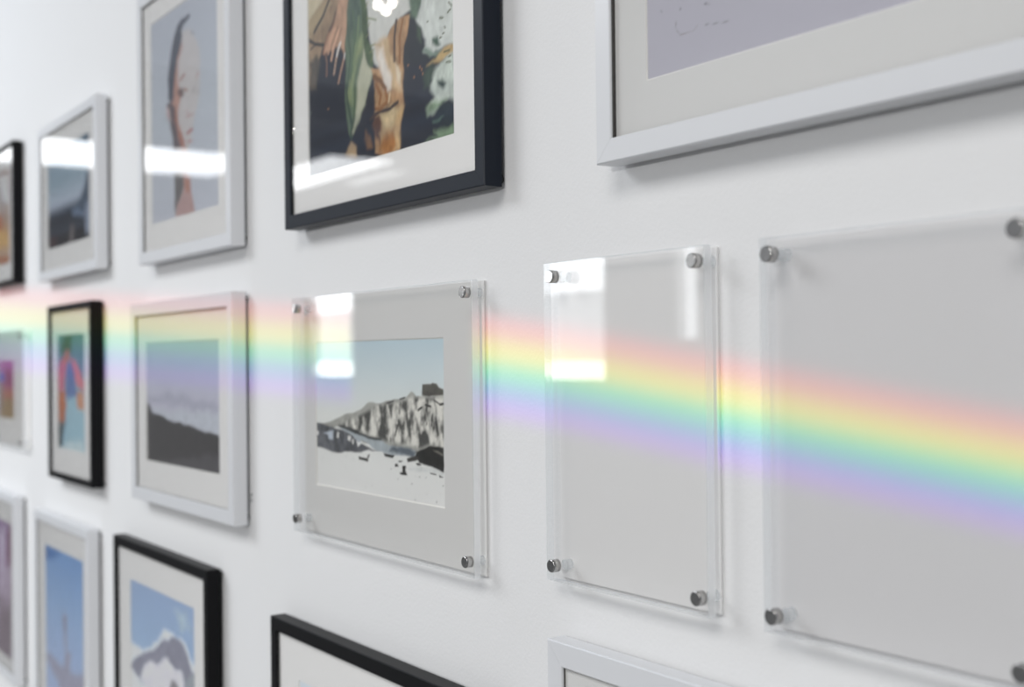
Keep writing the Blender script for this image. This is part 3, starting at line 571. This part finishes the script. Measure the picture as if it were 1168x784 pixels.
def acrylic_panel(label, s0, s1, z0, z1, caps, board, key=None, roll=0, rad=.0066, face='acrylic'):
    cx = (s0 + s1) / 2
    r = thing('acrylic_frame', label, 'acrylic frame', (cx, 0, z0 + EYE), 'clear acrylic frames on the gallery wall')
    r.rotation_euler = (0, roll, 0)
    x0, x1, h = s0 - cx, s1 - cx, z1 - z0
    def sheet(name, ya, yb):
        bm = bmesh.new(); box(bm, x0, x1, -yb, -ya, 0, h, .0005, seg=1)
        bm.normal_update()
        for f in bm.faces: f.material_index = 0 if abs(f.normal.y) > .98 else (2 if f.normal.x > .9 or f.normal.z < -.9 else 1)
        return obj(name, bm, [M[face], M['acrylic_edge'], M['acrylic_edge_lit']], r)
    sheet('clear_sheet', STAND[0], STAND[1])
    b0, b1, c0, c1 = board[0] - cx, board[1] - cx, board[2] - z0, board[3] - z0      # thin board lying on the wall behind the sheet
    if key:
        p = PRINT_RECTS[key]
        win = (p[0] + .001 - cx, p[1] - .001 - cx, p[2] + .001 - z0, p[3] - .001 - z0)
        mat_board(win, (b0, b1, c0, c1), .0030, [M['mat_grey' if key == 'I' else 'mat'], M['mat_core']], r, th=.0013, bev=.0016)
        print_sheet(key, cx, z0, r, (.0019, .0011) if key == 'I' else (.003, .003), INK_GAIN.get(key, 1.3))
        bm = bmesh.new(); box(bm, b0, b1, -.0012, -.0002, c0, c1); obj('backing_board', bm, M['rail'], r)
    else:
        bm = bmesh.new(); box(bm, b0, b1, -.0030, -.0002, c0, c1, .0008); obj('backing_board', bm, M['rail'], r)
    for (s, z) in caps:
        x, zz = s - cx, z - z0
        bm = bmesh.new(); disc(bm, x, zz, -STAND[1] - .0002, -STAND[1] - .0088, rad, .0008)
        cap = obj('standoff', bm, M['steel'], r)
        bm = bmesh.new(); disc(bm, x, zz, -.0001, -STAND[0] + .0002, rad * .78, .0002)
        obj('spacer', bm, M['spacer'], cap)
    return r
# ------------------------------------------------------------------ the setting
def holed(bm, x0, x1, y0, y1, z0, z1, holes):
    """wall slab running along x with rectangular openings"""
    xs = sorted({x0, x1, *[q for h in holes for q in h[:2]]}); zs = sorted({z0, z1, *[q for h in holes for q in h[2:]]})
    for a, b in zip(xs[:-1], xs[1:]):
        for c, d in zip(zs[:-1], zs[1:]):
            if any(h[0] <= a and b <= h[1] and h[2] <= c and d <= h[3] for h in holes): continue
            box(bm, a, b, y0, y1, c, d)
    bmesh.ops.remove_doubles(bm, verts=bm.verts[:], dist=1e-5)
CEIL = 1.6 + EYE; HIGH = 2.5 + EYE; STEP = -6.5; FRONT = -4.8; LEFT = -13.2; RIGHT = 2.6
bm = bmesh.new(); box(bm, LEFT, RIGHT, 0, .14, 0, HIGH); struct('wall_back', bm, M['wall'])
bm = bmesh.new(); box(bm, LEFT, RIGHT, FRONT, .14, -.12, 0); struct('floor', bm, M['floor'])
WIN = [(-8.1, -6.90, -.20 + EYE, 1.1 + EYE), (-11.85, -10.90, -.20 + EYE, 1.1 + EYE), (-6.17, -5.93, .08 + EYE, .80 + EYE)]
bm = bmesh.new(); holed(bm, LEFT, RIGHT - 2.2, FRONT - .12, FRONT, 0, HIGH, WIN); struct('wall_front', bm, M['room_wall'])
bm = bmesh.new(); box(bm, LEFT - .12, LEFT, FRONT, .14, 0, CEIL); struct('wall_left', bm, M['room_wall'])
SKY = [(-10.55, -9.1, -3.25, -1.3), (-11.0, -8.5, -4.25, -3.55), (-10.4, -9.2, -4.65, -4.32)]
bm = bmesh.new()
def holed_xy(bm, x0, x1, y0, y1, z0, z1, holes):
    xs = sorted({x0, x1, *[q for h in holes for q in h[:2]]}); ys = sorted({y0, y1, *[q for h in holes for q in h[2:]]})
    for a, b in zip(xs[:-1], xs[1:]):
        for c, d in zip(ys[:-1], ys[1:]):
            if any(h[0] <= a and b <= h[1] and h[2] <= c and d <= h[3] for h in holes): continue
            box(bm, a, b, c, d, z0, z1)
    bmesh.ops.remove_doubles(bm, verts=bm.verts[:], dist=1e-5)
holed_xy(bm, LEFT, STEP, FRONT, 0, CEIL, CEIL + .1, SKY)
box(bm, STEP - .1, STEP, FRONT, 0, CEIL + .1, HIGH); box(bm, STEP - .1, RIGHT, FRONT, .14, HIGH, HIGH + .1); struct('ceiling', bm, M['ceiling'])
for i, (a, b, c, d) in enumerate(WIN):
    bm = bmesh.new(); o, q = ring(bm, (a, b, c, d), (a + .03, b - .03, c + .03, d - .03), FRONT + .01)
    o2, q2 = ring(bm, (a, b, c, d), (a + .03, b - .03, c + .03, d - .03), FRONT - .05); loft(bm, o, o2); loft(bm, q, q2)
    struct('window_%d' % (i + 1), bm, M['window_frame'])
for i in range(7):
    bm = bmesh.new(); x = -12.2 + i * 1.05
    if any(h[0] - .15 < x < h[1] + .1 for h in SKY): continue
    if x > STEP - .3: continue
    box(bm, x, x + .12, FRONT, -.05, CEIL - .14, CEIL); struct('trim_%d' % (i + 1), bm, M['beam'])
# ------------------------------------------------------------------ the pictures
W_, B_ = 'white_lacquer', 'black_lacquer'
picture_frame('A', 'black frame cut by the left edge of the photo, above the blurred clear acrylic frame', -3.70, -3.388, .208, .584, .013, B_)
picture_frame('B', 'small white frame holding a dark seascape, second from left in the top row', -3.120, -2.612, .195, .563, .022, W_)
picture_frame('C', 'white frame with a portrait of a face against pale blue', -2.331, -1.859, .182, .690, .022, W_, step=(.003, .0025))
picture_frame('D', 'large black frame with a hand, green leaf and marbled plants', -1.650, -1.119, .187, .885, .0192, 'black_satin', step=(.0022, .0018), gain=1.1)
picture_frame('E', 'largest white frame, top right, around a plain lavender grey print', -.921, -.205, .182, .745, .0223, W_, t=.025, step=(.0015, .0015), mat='mat_grey')
picture_frame('G', 'black frame with a pink, green and blue picture, middle row', -3.033, -2.664, -.271, .131, .0145, B_)
picture_frame('H', 'white frame with a dark hillside under a pale sky, middle row', -2.386, -1.858, -.264, .109, .0232, W_, step=(.003, .002))
picture_frame('L', 'white frame with a purple print cut by the left edge, bottom row', -3.776, -3.395, -.85, -.353, .022, W_)
picture_frame('M', 'white frame with a grey plant against blue sky, bottom row', -3.185, -2.698, -.955, -.363, .022, W_)
picture_frame('N', 'black frame with a snowy mountain peak under blue sky, bottom row', -2.512, -1.980, -1.01, -.350, .0185, B_, step=(.003, .0025))
picture_frame('O', 'black frame cut by the bottom edge, below the acrylic frame with the cliff photo', -1.716, -1.12, -.93, -.380, .0195, B_)
picture_frame('P', 'white frame cut by the bottom edge, below the two empty acrylic frames', -1.014, -.42, -.84, -.286, .0245, W_, t=.0225, mat='mat_grey')
acrylic_panel('blurred clear acrylic frame with a purple and brown print at the left edge', -3.70, -3.308, -.223, .084,
    [(-3.3155, .068), (-3.3155, -.205), (-3.67, .068), (-3.67, -.205)], (-3.695, -3.309, -.2222, .083), 'F')
acrylic_panel('clear acrylic frame on steel standoffs holding a black and white photo of a cliff', -1.638, -1.155, -.246, .087,
    [(-1.1622, .073), (-1.1622, -.2278), (-1.6125, .0715), (-1.616, -.226)], (-1.633, -1.1545, -.2455, .0862), 'I', roll=.0009)
acrylic_panel('narrow empty clear acrylic frame on four steel standoffs, mirroring a bright window', -1.017, -.780, -.227, .095,
    [(-.7873, .0812), (-.7873, -.2099), (-.996, .0800), (-.9985, -.2102)], (-1.0135, -.7815, -.2262, .0940))
acrylic_panel('larger empty clear acrylic frame at the right edge of the photo', -.715, -.470, -.226, .0945,
    [(-.4778, .0802), (-.4785, -.2105), (-.6995, .0802), (-.6996, -.2108)], (-.7125, -.4720, -.2252, .0935), rad=.0068, face='acrylic_darker')
for z, lab in ((-.2138, 'upper of two tiny grey screw heads on the wall beside the white hillside frame'), (-.2224, 'lower of two tiny grey screw heads on the wall beside the white hillside frame')):
    bm = bmesh.new(); disc(bm, 0, 0, 0, -.0018, .0022, .0006, 14)
    o = obj('wall_screw', bm, M['screw']); o.location = (-1.8405, 0, z + EYE); o['label'] = lab; o['category'] = 'screw'; o['group'] = 'wall screws beside the white frame'
# ------------------------------------------------------------------ light
def area(name, loc, rot, sx, sy, col, radiance):
    L = bpy.data.lights.new(name, 'AREA'); L.shape = 'RECTANGLE'; L.size = sx; L.size_y = sy; L.color = col
    L.energy = radiance * math.pi * sx * sy
    o = bpy.data.objects.new(name, L); C.objects.link(o); o.location = loc; o.rotation_euler = rot; return o
DOWN = (0, 0, 0); IN = (math.radians(90), 0, 0)
def win_light(i, z0, z1, L, col=(.94, .97, 1)):
    a, b = WIN[i][:2]
    o = area('daylight_window', ((a + b) / 2, FRONT - .06, (z0 + z1) / 2 + EYE), IN, b - a - .06, z1 - z0, col, L)
    return o
for i in (0, 1):
    win_light(i, .486, 1.07, LW_HI); win_light(i, -.04, .486, LW_MID); win_light(i, -.17, -.04, LW_HI, (1, .99, .95))
win_light(2, .11, .77, LW_C)
for (a, b, c, d), L in zip(SKY, LS):
    area('ceiling_light', ((a + b) / 2, (c + d) / 2, CEIL + .04), DOWN, b - a, d - c, (.96, .98, 1), L)
area('ceiling_light_near', K1[0], DOWN, K1[1], K1[2], (.94, .97, 1), K1[3])
area('fill_light_right', K3[0], DOWN, K3[1], K3[2], (1, .98, .96), K3[3])  # added fill lamp from the right, balances the lamp on the left
area('blue_fill_left', K2[0], DOWN, K2[1], K2[2], (.52, .70, 1), K2[3])  # added bluish fill for the left of the wall, no known fixture
for x, y, z in ((-3.836, -1.352, 1.25), (-3.791, -1.384, 1.25), (-3.787, -1.356, 1.22), (-6.206, -2.075, 1.25)):
    L = bpy.data.lights.new('pendant_bulb', 'POINT'); L.shadow_soft_size = .011; L.color = (1, .95, .86)
    L.energy = 45 * 4 * math.pi ** 2 * .011 ** 2
    o = bpy.data.objects.new('pendant_bulb', L); C.objects.link(o); o.location = (x, y, z + EYE)
# stand-in for a sunlit prism: added lamp, spectrum red above violet, white around it
PX, PY, PZ = .7, -3.2, .45
L = bpy.data.lights.new('prism_lamp', 'SPOT'); L.spot_size = math.radians(150); L.spot_blend = .3; L.shadow_soft_size = .012
L.energy = 4 * math.pi ** 2 * PY * PY / .8
L.use_nodes = True; nt = L.node_tree
em = nt.nodes.get('Emission') or N(nt, 'ShaderNodeEmission')
tc = N(nt, 'ShaderNodeTexCoord'); sp = N(nt, 'ShaderNodeSeparateXYZ'); nt.links.new(tc.outputs['Normal'], sp.inputs[0])
a = math_node(nt, 'DIVIDE', sp.outputs[0], sp.outputs[2]); b = math_node(nt, 'DIVIDE', sp.outputs[1], sp.outputs[2])
s = math_node(nt, 'MULTIPLY_ADD', a, PY, PX)                 # PX - |PY| * a
z = math_node(nt, 'MULTIPLY_ADD', b, PY, PZ)
m = lambda op, p, q=None, r=None, clamp=False: math_node(nt, op, p, q, r, clamp)
kink = m('SMOOTH_MAX', m('ADD', s, 1.12), 0.0, .25)
zc = m('ADD', m('MULTIPLY_ADD', m('ADD', s, 1.12), -.0485, .0065), m('MULTIPLY', kink, -.078))
wd = m('MULTIPLY_ADD', m('ADD', s, .49), -.057, .090)
wd = m('MAXIMUM', wd, .05)
v = m('SUBTRACT', .38, m('DIVIDE', m('SUBTRACT', z, zc), wd), clamp=False); v = m('MULTIPLY', v, 1.0, clamp=True)
v = m('ADD', v, 0.0)
base = PRISM_BASE
cr = N(nt, 'ShaderNodeValToRGB'); el = cr.color_ramp.elements; cr.color_ramp.interpolation = 'B_SPLINE' if False else 'EASE'
stops = [(0, (base,) * 3)] + PRISM + [(1, (base,) * 3)]
el[0].position = 0; el[0].color = (*stops[0][1], 1); el[1].position = 1; el[1].color = (*stops[-1][1], 1)
for pos, c in stops[1:-1]:
    e = el.new(pos); e.color = (*c, 1)
nt.links.new(v, cr.inputs[0])
# strength of the colours along the beam, and a made-up gap cut into its colours
mr = N(nt, 'ShaderNodeMapRange'); mr.inputs[1].default_value = -1.9; mr.inputs[2].default_value = -.5; mr.inputs[3].default_value = PRISM_AMP[0]; mr.inputs[4].default_value = PRISM_AMP[1]
nt.links.new(s, mr.inputs[0]); amp = mr.outputs[0]
g1 = m('MULTIPLY_ADD', m('ADD', s, GAP[0]), -1 / .02, .5, clamp=True); g2 = m('MULTIPLY_ADD', m('ADD', s, GAP[1]), 1 / .02, .5, clamp=True)
amp = m('MULTIPLY', amp, m('MAXIMUM', g1, g2))
mix = N(nt, 'ShaderNodeMix', data_type='RGBA'); mix.clamp_factor = False
mix.inputs[6].default_value = (base, base, base, 1); nt.links.new(cr.outputs[0], mix.inputs[7]); nt.links.new(amp, mix.inputs[0])
nt.links.new(mix.outputs[2], em.inputs['Color'])
flat = m('POWER', m('ADD', m('MULTIPLY_ADD', a, a, 1.0), m('MULTIPLY', b, b)), 1.5)
nt.links.new(flat, em.inputs['Strength'])
nt.links.new(em.outputs[0], [n for n in nt.nodes if n.type == 'OUTPUT_LIGHT'][0].inputs[0])
o = bpy.data.objects.new('prism_lamp', L); C.objects.link(o); o.location = (PX, PY, PZ + EYE); o.rotation_euler = IN
wo = bpy.data.worlds.new('room_air'); scene.world = wo; wo.use_nodes = True
bg = wo.node_tree.nodes['Background']; bg.inputs[0].default_value = (.9, .95, 1, 1); bg.inputs[1].default_value = WORLD
# ------------------------------------------------------------------ camera
cam = bpy.data.cameras.new('camera'); co = bpy.data.objects.new('camera', cam); C.objects.link(co)
yaw, pitch, roll = math.radians(34.1913), math.radians(.6198), math.radians(-.6520)
from mathutils import Matrix, Vector
fw = Vector((-math.cos(yaw) * math.cos(pitch), math.sin(yaw) * math.cos(pitch), math.sin(pitch)))
rt = Vector((math.sin(yaw), math.cos(yaw), 0)); up = rt.cross(fw)
r2 = rt * math.cos(roll) + up * math.sin(roll); u2 = up * math.cos(roll) - rt * math.sin(roll)
co.matrix_world = Matrix(((r2.x, u2.x, -fw.x, 0), (r2.y, u2.y, -fw.y, -.75), (r2.z, u2.z, -fw.z, EYE), (0, 0, 0, 1)))
cam.sensor_width = 36; cam.lens = 1400 / 1168 * 36; cam.clip_start = .02
cam.dof.use_dof = True; cam.dof.focus_distance = 1.28; cam.dof.aperture_fstop = 3.6; cam.dof.aperture_blades = 0
scene.camera = co
scene.view_settings.view_transform = 'Standard'; scene.view_settings.look = 'None'
scene.view_settings.gamma = 1; scene.view_settings.use_curve_mapping = False; scene.view_settings.exposure = EXPOSURE
cy = scene.cycles
cy.use_denoising = True; cy.max_bounces = 10; cy.transparent_max_bounces = 32; cy.glossy_bounces = 4; cy.diffuse_bounces = 4
cy.sample_clamp_indirect = 6
